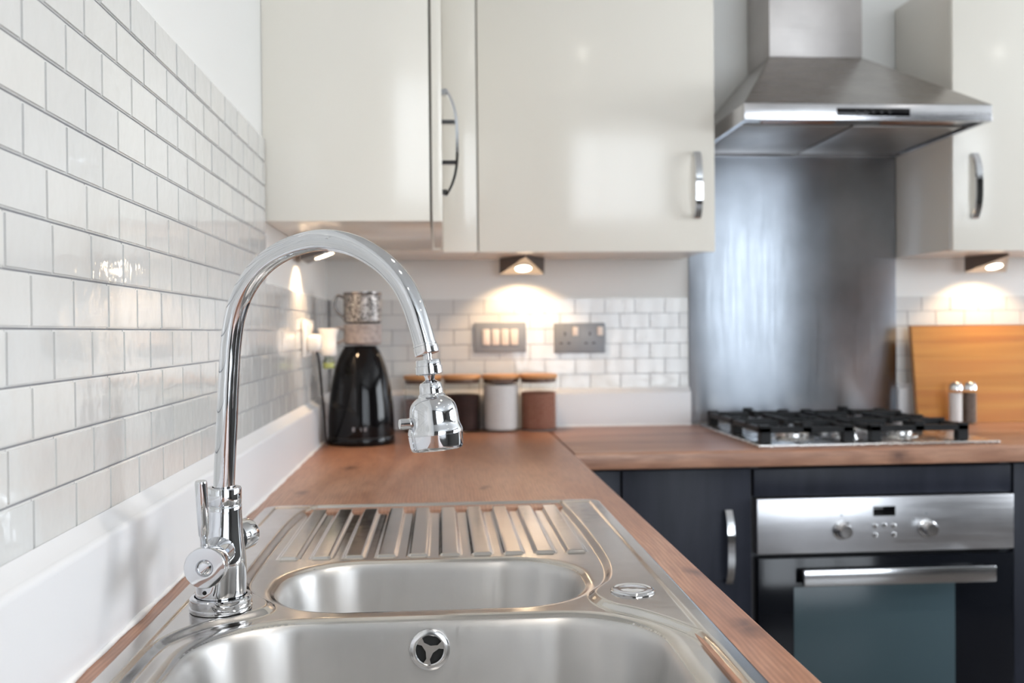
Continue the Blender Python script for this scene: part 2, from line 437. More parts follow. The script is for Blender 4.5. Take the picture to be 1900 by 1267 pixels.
def cstep(t, c=.22):
    t = np.clip(t, 0, 1); k = 1/(2*c*(1-c))
    return np.where(t < c, k*t*t, np.where(t > 1-c, 1-k*(1-t)**2, k*c*c+(t-c)/(1-c)))
ZD = .9042
def deck_z(X, Y):
    z = np.full(X.shape, ZD)
    do = -rr_sdf(X, Y, *OUT)
    z -= .0034*(1-np.sqrt(np.clip(1-(1-np.clip(do/.0035, 0, 1))**2, 0, 1)))       # rolled outer edge
    z -= .0013*cstep((do-.0158)/.0040, .3)                                          # thin border step
    # drainer side: the border step on the far edge is a bit stronger
    ds = poly_sdf(X, Y, ws); stepw = .0095
    z -= .0056*cstep((-ds)/stepw+.25)
    # drainer ribs
    for k in range(10):
        xc = .1245+.0391*k; hw = .0118
        ax = cstep((hw-np.abs(X-xc))/.0052+.5, .3)
        ay = sstep((-1.214-Y)/.006)*sstep((Y+1.537)/.005)
        z += .0030*ax*ay
    for b in (SM, BG):
        d = rr_sdf(X, Y, *b); z -= .0028*(1-np.clip(d/.012, 0, 1))**2
    return z
h = .0016
xs = np.arange(OUT[0]-OUT[2]-h, OUT[0]+OUT[2]+2*h, h); ys = np.arange(OUT[1]-OUT[3]-h, OUT[1]+OUT[3]+2*h, h)
X, Y = np.meshgrid(xs, ys, indexing='ij')
for b, s in ((SM, 1), (BG, 1), (OUT, -1)):
    d = rr_sdf(X, Y, *b); e = 1e-5
    gx = (rr_sdf(X+e, Y, *b)-rr_sdf(X-e, Y, *b))/(2*e); gy = (rr_sdf(X, Y+e, *b)-rr_sdf(X, Y-e, *b))/(2*e)
    m_ = np.abs(d) < h*.72
    X = np.where(m_, X-gx*d, X); Y = np.where(m_, Y-gy*d, Y)
keepv = (rr_sdf(X, Y, *SM) > -1e-5) & (rr_sdf(X, Y, *BG) > -1e-5) & (rr_sdf(X, Y, *OUT) < 1e-5)
Z = deck_z(X, Y)
nx, ny = X.shape; idx = np.arange(nx*ny).reshape(nx, ny)
q = np.stack([idx[:-1, :-1], idx[1:, :-1], idx[1:, 1:], idx[:-1, 1:]], -1).reshape(-1, 4)
kk = keepv.ravel()[q]; full = q[kk.all(1)]
tri = []
t3 = q[kk.sum(1) == 3]; k3 = kk[kk.sum(1) == 3]
for f, k in zip(t3, k3): tri.append([v for v, g in zip(f, k) if g])
used = np.zeros(nx*ny, bool); used[full.ravel()] = True
for t in tri: used[t] = True
remap = np.cumsum(used)-1
P = np.stack([X.ravel(), Y.ravel(), Z.ravel()], 1)[used]
faces = remap[full].tolist()+[remap[t].tolist() for t in tri]
sink = thing('sink', (SX, -1.69, WT), 'stainless steel inset sink with one and a half bowls and ribbed drainer', 'sink')
mk('deck', P, faces, sink_m, sink, True)
# a lip hanging from the outer edge down to the worktop is covered by the rolled edge above
def rr_ring(cx, cy, hx, hy, r, n=24):
    out = []
    for q_, (sx, sy) in enumerate(((1, 1), (-1, 1), (-1, -1), (1, -1))):
        for k in range(n+1):
            a = PI/2*q_+PI/2*k/n; out.append((cx+sx*(hx-r)+r*math.cos(a), cy+sy*(hy-r)+r*math.sin(a)))
    return out
def bowl(b, depth, label):
    cx, cy, hx, hy, r = b
    prof = [(-.0006, -.0001), (0, 0), (.0016, -.0012), (.0034, -.0034), (.0048, -.0066), (.0058, -.011), (.0072, -.020), (.0095, -.040), (.0125, -.070)]
    prof = [p for p in prof if -p[1] < depth-.035]
    base = prof[-1][0]; rb = .028
    for k in range(9):
        a = PI/2*k/8; prof.append((base+.003+rb*(1-math.cos(a)), -depth+rb-rb*math.sin(a)))
    prof.append((min(hx, hy)*.82, -depth-.003))
    V = []; n = 0
    zb = ZD-.0013-.0056-.0028
    for ins, dz in prof:
        ring = rr_ring(cx, cy, hx-ins, hy-ins, max(r-ins*.6, .012) if ins < min(hx, hy)*.6 else max(.012, min(hx, hy)-ins), 20)
        n = len(ring); V += [(x, y, zb+dz) for x, y in ring]
    F = []
    for i in range(len(prof)-1):
        for k in range(n): F.append((i*n+k, (i+1)*n+k, (i+1)*n+(k+1) % n, i*n+(k+1) % n))
    F.append(tuple(range((len(prof)-1)*n, len(prof)*n)))
    bm = bmesh.new(); vs = [bm.verts.new(v) for v in V]
    for f in F:
        try: bm.faces.new([vs[i] for i in f])
        except ValueError: pass
    bmesh.ops.remove_doubles(bm, verts=bm.verts, dist=1e-6)
    o = mkbm('bowl', bm, bowl_m, sink, True, angle=70, label=label)
    return o
bowl(SM, .085, 'shallow oblong half bowl'); bowl(BG, .155, 'deep main bowl')
# wastes
for b, dep in ((SM, .085), (BG, .155)):
    zz = ZD-.0097-dep-.003
    lathe('waste', [(.0, .001), (.018, .0012), (.024, .003), (.033, .004), (.037, .0022), (.038, .0)], (b[0], b[1], zz), (0, 0, 1), chrome_soft, sink, 40)
# overflow rose: ring, three spokes, dark throat
OV = Vector((.2978, -1.8015, .8705)); OD = Vector((0, -1, .10)).normalized()
ox, oy, oz = frame_of(OD)
ovp = [lathe_vf([(.0132, -.002), (.0132, .0012), (.0142, .0021), (.0178, .0019), (.0191, .0007), (.0192, -.004)], OV, OD, 56)]
ovp.append(lathe_vf([(.0, .0016), (.0042, .0015), (.0046, .0), (.0046, -.002)], OV, OD, 24))
for a in (PI/2+PI/3*0-.2+PI, PI/2-.2+PI+2*PI/3, PI/2-.2+PI+4*PI/3):
    dv = ox*math.cos(a)+oy*math.sin(a); sd = oz.cross(dv)
    V = []
    for t, hw in ((.003, .0032), (.0085, .0017), (.0138, .0042)):
        for s in (-1, 1):
            for hgt in (.0014, -.002): V.append(tuple(OV+dv*t+sd*(s*hw)+oz*hgt))
    F = []
    for i in (0, 4):
        F += [(i, i+4, i+6, i+2), (i+1, i+3, i+7, i+5), (i, i+1, i+5, i+4), (i+2, i+6, i+7, i+3)]
    ovp.append((V, F))
V, F = merge(ovp); ovr = mk('overflow_grille', V, F, chrome_soft, sink, True, angle=40)
lathe('overflow_throat', [(.0, -.0035), (.0134, -.0035), (.0134, -.0015)], OV, OD, mat('throat_black', (.004, .004, .004), .5), ovr, 32)
# pop-up waste knob on the deck
kn = lathe('waste_knob', [(.0225, 0), (.0228, .0012), (.0218, .0026), (.0205, .0030), (.0190, .0024), (.013, .0030), (.005, .0034), (0, .0035)], (.5055, -1.737, ZD-.0012), (0, 0, 1), chrome, sink, 56, label='round chrome pop-up waste knob')

# ------------------------------------------------------------------ faucet
BX, BY = .0945, -1.758; TX = .0985
fa = thing('faucet', (BX, BY, ZD), 'tall chrome swan-neck kitchen tap with swivel spray head on the sink', 'faucet')
zb = ZD-.0008
lathe('base_ring', [(0, 0), (.0292, 0), (.0298, .0012), (.0298, .0035), (.0288, .0044), (.0288, .0050), (.0294, .0058), (.0294, .0120), (.0282, .0134), (.0250, .0138)], (BX, BY, zb), (0, 0, 1), chrome, fa, 72)
bodyp = [(.0236, .9155), (.0240, .9172), (.0240, .925), (.0238, .934), (.0234, .944), (.0226, .953), (.0212, .963), (.0197, .974), (.0184, .984), (.0175, .993), (.0170, 1.0), (.0168, 1.0045), (.0160, 1.0055)]
V, F = lathe_vf(bodyp, (0, 0, 0), (0, 0, 1), 72)
V = [(x+BX+(TX-BX)*min(1, max(0, (z-.916)/.09)), y+BY, z) for x, y, z in V]
body = mk('body', V, F, chrome, fa, True, angle=40)
# cross barrel for the two valves, blended into the body
lathe('valve_barrel', [(.0128, -.035), (.0140, -.030), (.0152, -.020), (.0158, 0), (.0152, .022), (.0144, .032), (.0136, .040), (.0128, .046), (.0118, .050)], (.0965, BY, .9625), (.001, -1, -.01), chrome, body, 48)
for loc in ((-.0105, -.0218, .9245),):
    lathe('grub_screw_hole', [(0, .0008), (.0017, .0008), (.0021, .0)], (BX+loc[0], BY+loc[1], loc[2]), (-.43, -.9, 0), mat('hole_black', (.005, .005, .005), .6), body, 16)
lathe('collar', [(.0150, 1.0052), (.0163, 1.0060), (.0166, 1.0072), (.0166, 1.0205), (.0160, 1.0222), (.0112, 1.0226)], (TX+.0003, BY-.001, 0), (0, 0, 1), chrome, fa, 64)
# front valve: round cap facing the sink, with a rising lever
HF = Vector((.1005, -1.812, .9625)); hd = Vector((-.03, -1, .03)).normalized()
vh = lathe('valve_handle', [(.0120, -.008), (.0138, -.003), (.0150, .004), (.0174, .016), (.0184, .024), (.0184, .0300), (.0177, .0312), (.0120, .0314), (.0078, .0314), (.0070, .0300), (.0066, .0306), (.0045, .0322), (0, .0328)], HF, hd, chrome, fa, 64, label='chrome valve handle with upright lever')
lb = HF+hd*.018+Vector((-.003, 0, .0150))
lt = Vector((.0962, -1.838, 1.0405))
ld = (lt-lb).normalized(); ll = (lt-lb).length
lathe('lever', [(.0032, 0), (.0034, ll*.10), (.0037, ll*.18), (.0046, ll*.205), (.0050, ll*.4), (.0053, ll*.97), (.0049, ll*.995), (0, ll)], lb, ld, chrome, vh, 32)
HB = Vector((.099, -1.728, .9650)); hb = Vector((.42, .90, .05)).normalized()
vb = lathe('valve_handle', [(.0110, -.010), (.0112, .004), (.0114, .0046), (.0150, .0052), (.0156, .008), (.0158, .024), (.0150, .0262), (0, .0270)], HB, hb, chrome, fa, 48, label='rear valve handle')
lathe('seal_ring', [(.0118, .003), (.0146, .0032), (.0146, .0050), (.0118, .0052)], HB, hb, black_matt, vb, 40)
# swan neck
sd = Vector((.91196, -.41027, 0))
def sp(s, z): return (TX+.0003+sd.x*s, BY-.001+sd.y*s, z)
neck = [sp(0, 1.020), sp(.0022, 1.055), sp(.005, 1.0932), sp(.0075, 1.130), sp(.0105, 1.163), sp(.0165, 1.192), sp(.0285, 1.2165), sp(.0500, 1.2385), sp(.0790, 1.2525), sp(.1130, 1.2580),
        sp(.1450, 1.2520), sp(.1730, 1.2370), sp(.1930, 1.2180), sp(.2055, 1.1960), sp(.2132, 1.1740), sp(.2174, 1.1590)]
npath = spline(neck, 8)
tube('spout', npath, [.0101]*len(npath), chrome, fa, 40)
e0 = npath[-1]; ed = (npath[-1]-npath[-4]).normalized()
# spray head, along a slightly tilted axis
hx = (sd*.105+Vector((0, 0, -1))).normalized()
lathe('aerator_collar', [(.0098, -.0026), (.0106, -.0022), (.0107, -.0004), (.0101, -.0002), (.0101, .0004), (.0111, .0006), (.0112, .0066), (.0107, .0076), (.0050, .0078)], e0, ed, chrome_soft, fa, 48)
sp0 = e0+ed*.0078
sh = lathe('spray_head', [(.0040, -.001), (.0040, .0044), (.0106, .0048), (.0111, .0054), (.0111, .0102), (.0120, .0106), (.0120, .0172), (.0108, .0182), (.0052, .0184), (.0046, .0200), (.0042, .0228), (.0060, .0240),
    (.0092, .0256), (.0102, .0280), (.0105, .0330), (.0106, .0350), (.0113, .0356), (.0119, .0364), (.0123, .0378), (.0138, .0388), (.0160, .0404), (.0181, .0424), (.0197, .0447), (.0208, .0476), (.0215, .0515), (.0219, .0562), (.0222, .0612), (.0228, .0636), (.0239, .0664), (.0245, .0685), (.0246, .0704),
    (.0239, .0706), (.0239, .0712), (.0246, .0714), (.0242, .0765), (.0237, .0815), (.0232, .0840), (.0222, .0852), (.0195, .0852), (.0190, .0838), (0, .0838)],
    sp0, hx, chrome, fa, 80, label='chrome bell-shaped swivel spray head')
lathe('spray_face', [(.0188, .0837), (.0188, .0846), (.0160, .0851), (0, .0853)], sp0, hx, black_matt, sh, 40)
bd = Vector((-.93, -.30, -.02)).normalized()
bp = sp0+hx*.0608+bd*.0210
lathe('push_button', [(.0040, -.002), (.0050, .001), (.0052, .0022), (.0047, .0030), (.0048, .0098), (.0042, .0112), (0, .0116)], bp, bd, chrome, sh, 28)

# ------------------------------------------------------------------ kitchen units
def handle_mesh(L, w, depth, thick=.005):
    """bow handle: strap along Z, bulging along -Y; returns V,F around z centre 0, foot at y=0"""
    V = []; F = []; n = 24
    for i in range(n+1):
        t = -1+2*i/n; z = t*L/2; yy = -depth*(1-(abs(t)**3.2)*.82)
        for dx, dy in ((-w/2, 0), (-w/2+.002, -thick), (w/2-.002, -thick), (w/2, 0)):
            V.append((dx, yy+dy+ (0 if abs(t) < .999 else 0), z))
    for i in range(n):
        for k in range(4):
            a, b = i*4+k, i*4+(k+1) % 4; F.append((a, b, b+4, a+4))
    F += [(3, 2, 1, 0), tuple(range(n*4, n*4+4))]
    for zc in (-L/2+.006, L/2-.006):
        b = len(V); hh = .005
        for x in (-w/2+.001, w/2-.001):
            for y in (0, -depth*.35):
                for z in (zc-hh, zc+hh): V.append((x, y, z))
        for f in ((0, 1, 3, 2), (4, 6, 7, 5), (0, 4, 5, 1), (2, 3, 7, 6), (0, 2, 6, 4), (1, 5, 7, 3)): F.append(tuple(i+b for i in f))
    return V, F
def handle(pos, parent, L=.167, w=.020, depth=.026, face='-Y', inner=False):
    V, F = handle_mesh(L, w, depth)
    if inner:
        for zc in (-L*.19, L*.19):
            b = len(V); hh = .004
            for x in (-w/2+.003, w/2-.003):
                for y in (0, -depth*.98):
                    for z in (zc-hh, zc+hh): V.append((x, y, z))
            for f in ((0, 1, 3, 2), (4, 6, 7, 5), (0, 4, 5, 1), (2, 3, 7, 6), (0, 2, 6, 4), (1, 5, 7, 3)): F.append(tuple(i+b for i in f))
    if face == '-Y': V = [(pos[0]+x, pos[1]+y, pos[2]+z) for x, y, z in V]
    else: V = [(pos[0]-y, pos[1]+x, pos[2]+z) for x, y, z in V]
    return mk('handle', V, F, chrome, parent, True, angle=30, label='chrome bow handle')

CB, CT = 1.373, 2.093
# left-wall cabinet, its side panel faces the camera, its door faces the room
c = thing('wall_cabinet', (.15, -.65, CB), 'cream gloss wall cabinet on the left wall beside the tiles', 'cabinet')
box('carcass', (-.0045, .2935, CAB_Y, -.335, CB, CT), cream, c, .001)
d = box('door', (.2985, .3165, CAB_Y, -.40, CB-.001, CT), cream, c, .0015)
handle((.3165, CAB_Y+.045, 1.524), d, .198, .018, .026, '+X', True)
# filler post in the corner and back-wall cabinet
c = thing('corner_wall_unit', (.36, -.18, CB), 'narrow cream corner unit between the two wall cabinets', 'cabinet')
box('board', (.3190, .4035, -.333, -.315, CB-.006, CT), cream, c, .0015)
box('carcass', (.0, .4035, -.312, -.001, CB, CT), cream_side, c, .001)
c = thing('wall_cabinet', (.70, -.17, CB), 'wide cream gloss wall cabinet left of the cooker hood', 'cabinet')
box('carcass', (.4045, 1.000, -.310, -.001, CB, CT), cream_side, c, .001)
d = box('door', (.4070, 1.002, -.333, -.313, CB-.006, CT), cream, c, .002)
handle((.955, -.333, 1.533), d)
c = thing('wall_cabinet', (1.93, -.17, CB), 'cream gloss wall cabinet at the right edge of the photo', 'cabinet')
box('carcass', (1.634, 2.23, -.310, -.001, CB, CT), cream_side, c, .001)
d = box('door', (1.623, 2.23, -.333, -.313, CB-.006, CT), cream, c, .002)
handle((1.678, -.333, 1.533), d)

# base units
def base(name, x0, x1, label, hnd=None, drawer=False, cat='cabinet'):
    t = thing(name, ((x0+x1)/2, -.29, 0), label, cat)
    box('carcass', (x0, x1, -.565, -.03, .15, WT-.039), mat_carc, t)
    box('plinth', (x0, x1, -.53, -.51, 0, .149), dark, t)
    if not drawer:
        d = box('door', (x0+.0015, x1-.0015, -.585, -.566, .155, WT-.044), dark, t, .0015)
        if hnd: handle((hnd, -.585, .682), d, .167, .020, .026)
    return t
mat_carc = mat('carcass_grey', srgb(90, 92, 98), .5)
base('base_cabinet', .712, 1.0085, 'narrow slate grey base cabinet left of the oven', .953)
t = thing('corner_post', (.66, -.3, 0), 'slate grey corner post under the worktop corner', 'panel')
box('board', (.5855, .709, -.583, -.566, .155, WT-.044), dark, t, .001)
box('side_filler', (.566, .584, -.681, -.5665, .155, WT-.044), dark, t, .001)
t = base('oven_housing', 1.0125, 1.622, 'slate grey oven housing under the gas hob', drawer=True)
# keep the housing hollow in front of the oven: side panels and a top rail only
ch = [o for o in t.children if o.name.startswith('carcass')][0]; bpy.data.objects.remove(ch, do_unlink=True)
for x in (1.0125, 1.604): box('side_panel', (x, x+.018, -.565, -.03, .15, WT-.039), mat_carc, t)
box('top_rail', (1.0145, 1.620, -.585, -.566, .7915, WT-.046), dark, t, .001)
box('plinth', (1.0145, 1.620, -.5, -.48, .0, .14), dark, t) if False else None
base('base_cabinet', 1.6255, 2.225, 'slate grey base cabinet right of the oven', 2.17)
# left run under the sink worktop
t = thing('sink_base_unit', (.3, -1.8, 0), 'slate grey base unit under the sink worktop', 'cabinet')
for k, y0 in enumerate((-3.08, -2.48, -1.88, -1.28)):
    box('door', (.566, .584, y0+.002, y0+.597, .155, WT-.044), dark, t, .0015)
bmc = bmesh.new(); addbox(bmc, .03, .565, -3.08, -3.06, .15, WT-.039); addbox(bmc, .03, .565, -.70, -.68, .15, WT-.039); addbox(bmc, .03, .565, -3.06, -.70, .15, .17)
mkbm('carcass', bmc, mat_carc, t); box('plinth', (.50, .52, -3.08, -.68, 0, .149), dark, t)

# oven
ov = thing('oven', (1.3175, -.58, .19), 'built-in stainless and black glass electric oven under the hob', 'oven')
bmo = bmesh.new(); addbox(bmo, 1.032, 1.603, -.566, -.05, .20, .785); mkbm('casing', bmo, black_matt, ov)
cp = box('control_panel', (1.0165, 1.6195, -.598, -.567, .663, .7885), oven_m, ov, .002)
for x in (1.212, 1.411):
    lathe('knob', [(.0205, 0), (.0215, .002), (.0215, .006), (.0165, .008), (.0158, .026), (.0140, .0285), (0, .029)], (x, -.598, .7150), (0, -1, 0), chrome_soft, cp, 32)
box('display', (1.286, 1.338, -.5992, -.5975, .7445, .7665), black_gloss, cp, .0006)
for i, (x, z) in enumerate(((1.290, .722), (1.312, .724), (1.334, .722), (1.290, .702), (1.334, .702))):
    lathe('button', [(.0058, 0), (.0056, .002), (.0038, .0028), (0, .003)], (x, -.598, z), (0, -1, 0), chrome_soft, cp, 16)
for x, z in ((1.212, .748), (1.411, .748), (1.382, .735)):
    lathe('printed_mark', [(.0028, 0), (.0026, .0003), (0, .0003)], (x, -.598, z), (0, -1, 0), grey_plate, cp, 12)
od = box('door', (1.0180, 1.6180, -.598, -.568, .20, .654), oven_glass, ov, .002)
box('inner_window', (1.100, 1.478, -.5990, -.5978, .27, .588), oven_inner, od, .0005)
hbm = bmesh.new(); addbox(hbm, 1.108, 1.553, -.640, -.628, .5985, .6345, .003); ob = mkbm('door_handle', hbm, chrome_soft, od, True, label='long satin steel bar handle')
for x in (1.125, 1.535): box('bracket', (x-.010, x+.010, -.629, -.5985, .606, .628), black_matt, ob, .001)

# ------------------------------------------------------------------ splashback, hood, hob
tag(box('splashback', (1.0200, 1.6310, -.0040, .0045, WT+.006, 1.672), splash_m, None, .0006), 'brushed stainless steel splashback behind the gas hob', 'splashback')
hd_ = thing('cooker_hood', (1.327, -.24, 1.664), 'stainless steel chimney cooker hood above the hob', 'cooker hood')
hx0, hx1, hy0 = 1.0275, 1.634, -.492
z0, z1, z2 = 1.664, 1.7035, 1.900
cx0, cx1, cy0 = 1.196, 1.452, -.185
V = [(hx0, hy0, z1), (hx1, hy0, z1), (hx1, -.002, z1), (hx0, -.002, z1), (cx0, cy0, z2), (cx1, cy0, z2), (cx1, -.002, z2), (cx0, -.002, z2)]
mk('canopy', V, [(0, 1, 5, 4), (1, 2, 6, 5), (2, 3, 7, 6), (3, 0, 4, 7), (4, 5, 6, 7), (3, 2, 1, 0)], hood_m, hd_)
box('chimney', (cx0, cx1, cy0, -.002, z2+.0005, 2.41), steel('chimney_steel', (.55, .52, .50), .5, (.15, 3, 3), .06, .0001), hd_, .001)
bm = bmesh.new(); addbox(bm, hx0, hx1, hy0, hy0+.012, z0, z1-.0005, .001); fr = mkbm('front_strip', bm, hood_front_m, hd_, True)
box('control_strip', (1.251, 1.430, hy0-.0012, hy0+.002, 1.6745, 1.6925), black_gloss, fr, .0005)
for k in range(5): lathe('button', [(.0040, 0), (.0038, .0014), (0, .0016)], (1.30+.020*k, hy0-.0010, 1.6835), (0, -1, 0), black_matt, fr, 12)
bm = bmesh.new(); addbox(bm, hx0, hx0+.012, hy0+.0125, -.002, z0, z1-.0005); addbox(bm, hx1-.012, hx1, hy0+.0125, -.002, z0, z1-.0005); addbox(bm, hx0+.013, hx1-.013, -.014, -.002, z0, z1-.0005)
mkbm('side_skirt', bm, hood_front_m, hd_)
box('underside', (hx0+.013, hx1-.013, hy0+.013, -.015, z0+.010, z0+.016), hood_m, hd_)
for x in (1.18, 1.48):
    box('hood_lamp_cover', (x-.09, x+.09, hy0+.035, hy0+.075, z0+.0065, z0+.0098), mat('amber_plastic_%d' % int(x*100), srgb(150, 96, 50), .3), hd_, .001)
for k in (0, 1):
    f = box('grease_filter', (1.045+.29*k, 1.325+.29*k, hy0+.10, -.03, z0+.006, z0+.0095), steel('filter_mesh_%d' % k, (.5, .48, .46), .38, (4, 4, 4)), hd_, .001)
# hob
hob = thing('gas_hob', (1.32, -.305, WT), 'four burner stainless gas hob with black cast iron pan supports', 'hob')
bm = bmesh.new(); addbox(bm, 1.032, 1.610, -.562, -.055, WT+.0003, WT+.0065, .0025, 3); mkbm('plate', bm, hob_m, hob, True)
for i, (x, y, r) in enumerate(((1.160, -.43, .040), (1.160, -.18, .030), (1.43, -.43, .030), (1.43, -.18, .046))):
    b_ = lathe('burner', [(r+.014, 0), (r+.013, .003), (r, .005), (r, .013), (r-.002, .015), (0, .015)], (x, y, WT+.0068), (0, 0, 1), hob_m, hob, 32)
    lathe('burner_cap', [(r-.004, .0152), (r-.002, .017), (r-.004, .021), (0, .022)], (x, y, WT+.0068), (0, 0, 1), iron, b_, 32)
def support(x0, x1):
    bm = bmesh.new(); za, zb = WT+.029, WT+.043; t = .0075; y0, y1 = -.532, -.085; ym = (y0+y1)/2
    ad = lambda a, b, c_, d_, lo=za, hi=zb: addbox(bm, a, b, c_, d_, lo, hi, .0015, 1)
    ad(x0, x1, y0, y0+t*2); ad(x0, x1, y1-t*2, y1); ad(x0, x0+t*2, y0, y1); ad(x1-t*2, x1, y0, y1); ad(x0, x1, ym-t, ym+t)
    xm = (x0+x1)/2
    for yc in ((y0+ym)/2, (ym+y1)/2):
        for a, b in ((x0, xm-.032), (xm+.032, x1)): ad(a, b, yc-t*.7, yc+t*.7, za+.002, zb+.006)
        for a, b in ((yc-.11, yc-.032), (yc+.032, yc+.11)): ad(xm-t*.7, xm+t*.7, a, b, za+.002, zb+.006)
    for x in (x0, x1-.026):
        for y in (y0, ym-.011, y1-.022): ad(x, x+.026, y, y+.022, WT+.0068, zb+.004)
    for x in (xm-.012,):
        for y in (y0+.0, y1-.02): ad(x, x+.024, y, y+.02, za, zb+.010)
    return mkbm('pan_support', bm, iron, hob, True, angle=30, label='black cast iron pan support')
support(1.048, 1.272); support(1.312, 1.550)
for k in range(4):
    lathe('control_knob', [(.016, 0), (.0155, .003), (.0130, .004), (.0125, .020), (.0110, .022), (0, .0225)], (1.292, -.47+.085*k, WT+.0068), (0, 0, 1), chrome_soft, hob, 28)

# ------------------------------------------------------------------ under-cabinet wedge lights
cheek_m = mat('cheek_shade', srgb(92, 82, 76), .5)  # darker colour stands for the shade on the housing sides
def wedge(cx, cy, face, label, power):
    """pyramid-shaped lamp: tall at the back, running up to a point; face: direction the sloping front looks"""
    t = thing('cabinet_light', (cx, cy, CB-.045), label, 'light')
    w_, dpt, hgt = .062, .115, .044; zt = CB-.0008
    f = Vector(face).normalized(); s = Vector((-f.y, f.x, 0)); c0 = Vector((cx, cy, 0))
    rb = [c0+s*w_, c0-s*w_]; ap = c0+f*dpt
    V = [(p.x, p.y, zt-hgt) for p in rb]+[(ap.x, ap.y, zt-.004)]+[(p.x, p.y, zt) for p in rb]+[(ap.x, ap.y, zt)]
    mk('cheek', V, [(3, 0, 2, 5), (1, 4, 5, 2), (0, 3, 4, 1), (3, 5, 4)], cheek_m, t, label='side of the housing, shade put into its dark colour')
    b = mk('face', V[:3], [(0, 1, 2)], mat('satin_nickel', (.42, .38, .34), .3, 1) if 'satin_nickel' not in bpy.data.materials else bpy.data.materials['satin_nickel'], t)
    A, B_, C_ = (Vector(v) for v in V[:3]); nrm = (B_-A).cross(C_-A).normalized()
    if nrm.z > 0: nrm = -nrm
    cen = (A+B_)*.5*.62+C_*.38
    lathe('bezel', [(.0235, 0), (.0235, .0022), (.0215, .0026), (.0215, .001)], cen, nrm, chrome_soft, b, 32)
    lathe('lens', [(.0212, .0006), (.0212, .0012), (0, .0012)], cen, nrm, lamp_m, b, 32)
    l = bpy.data.lights.new('lamp_glow', 'SPOT'); l.energy = power; l.color = (1, .68, .40); l.shadow_soft_size = .018; l.spot_size = math.radians(118); l.spot_blend = .5
    lo = bpy.data.objects.new('lamp_glow', l); COL.objects.link(lo); lo.location = cen+nrm*.006
    dr = (-f*.36+Vector((0, 0, -1))).normalized(); lo.rotation_euler = dr.to_track_quat('-Z', 'Y').to_euler()
wedge(.5365, -.062, (0, -1, 0), 'glowing triangular under-cabinet light above the grey switch plate', 3.4)
wedge(1.868, -.062, (0, -1, 0), 'glowing triangular under-cabinet light above the bamboo board', 3.2)
wedge(.012, -.56, (1, 0, 0), 'glowing triangular under-cabinet light close to the left tiled wall', 3.4)

# ceiling downlights
for x, y, w_ in ((.81, -1.6, 'over the gap between sink worktop and oven'), (.81, -2.31, 'behind and right of the camera'), (2.2, -1.6, 'in front of the oven run, further right'),
                 (2.2, -2.9, 'in the middle of the room'), (.81, -3.4, 'towards the rear window')):
    t = thing('ceiling_downlight', (x, y, RZ-.008), 'round white recessed ceiling downlight ' + w_, 'light', 'ceiling downlights')
    lathe('rim', [(.034, .002), (.045, .0), (.047, .004), (.047, .0079)], (x, y, RZ-.008), (0, 0, 1), frame_white, t, 32)
    lathe('lens', [(.0345, .004), (0, .004)], (x, y, RZ-.008), (0, 0, 1), down_m, t, 32)
    l = bpy.data.lights.new('downlight_beam', 'SPOT'); l.energy = 18; l.color = (1, .93, .84); l.shadow_soft_size = .03; l.spot_size = math.radians(110); l.spot_blend = .7
    lo = bpy.data.objects.new('downlight_beam', l); COL.objects.link(lo); lo.location = (x, y, RZ-.012)

# ------------------------------------------------------------------ things on the back wall and worktop
# switch plate with four rockers
sw = thing('light_switch', (.4785, 0, 1.112), 'grey metal switch plate with four white rocker switches above the jars', 'switch')
pl = box('plate', (.4055, .5515, -.0080, -.0006, 1.1115, 1.1965), grey_plate, sw, .003)
for k in range(4):
    bm = bmesh.new(); x = .4392+.0262*k; V = []
    r_ = box('rocker', (x-.0105, x+.0105, -.0112, -.0078, 1.1330, 1.1775), switch_white, pl, .003)
slot_m = mat('slot_grey', srgb(84, 86, 90), .5)
so = thing('power_socket', (.7035, 0, 1.107), 'grey metal double power socket right of the switch plate', 'socket')
pl = box('plate', (.6305, .7765, -.0080, -.0006, 1.1075, 1.1930), grey_plate, so, .003)
for k, x0 in enumerate((.6305, .7015)):
    box('rocker', (x0+.053, x0+.069, -.0108, -.0078, 1.157, 1.182), switch_white, pl, .002, label='small white rocker')
    for dx, dz, wx, wz in ((.031, .050, .0045, .010), (.020, .026, .0085, .0048), (.042, .026, .0085, .0048)):
        box('pin_slot', (x0+dx-wx/2, x0+dx+wx/2, -.0088, -.0078, 1.1075+dz, 1.1075+dz+wz), slot_m, pl)
# jars
glass_thin = mat('jar_glass', (.96, .97, .97), .02, Transmission_Weight=1., IOR=1.06, Alpha=1.)
def powder(nm, c1, c2, sc):
    m = mat(nm, c1, .8); N, L, B = nodes(m); L.new(ramp(m, noise(m, coords(m), sc, 4), [(.35, c1), (.65, c2)]), B.inputs['Base Color']); return m
refraction_m = mat('refraction_grey_brown', srgb(120, 96, 84), .5)  # added disc, its colour stands for dark refraction under the lid
jars = [(.2610, .088, powder('jar_grain_mauve', srgb(150, 120, 116), srgb(190, 170, 164), 160), 'glass storage jar with bamboo lid next to the black kettle, partly behind the spray head'),
        (.3670, .100, powder('coffee_dark', srgb(38, 18, 14), srgb(60, 32, 24), 220), 'bamboo-lidded glass jar of near-black coffee'),
        (.4740, .126, powder('sugar_white', srgb(232, 226, 224), srgb(240, 236, 234), 220), 'bamboo-lidded glass jar of white sugar'),
        (.5775, .104, powder('cocoa_brown', srgb(140, 88, 70), srgb(162, 112, 92), 220), 'bamboo-lidded glass jar of brown powder, rightmost of the jars')]
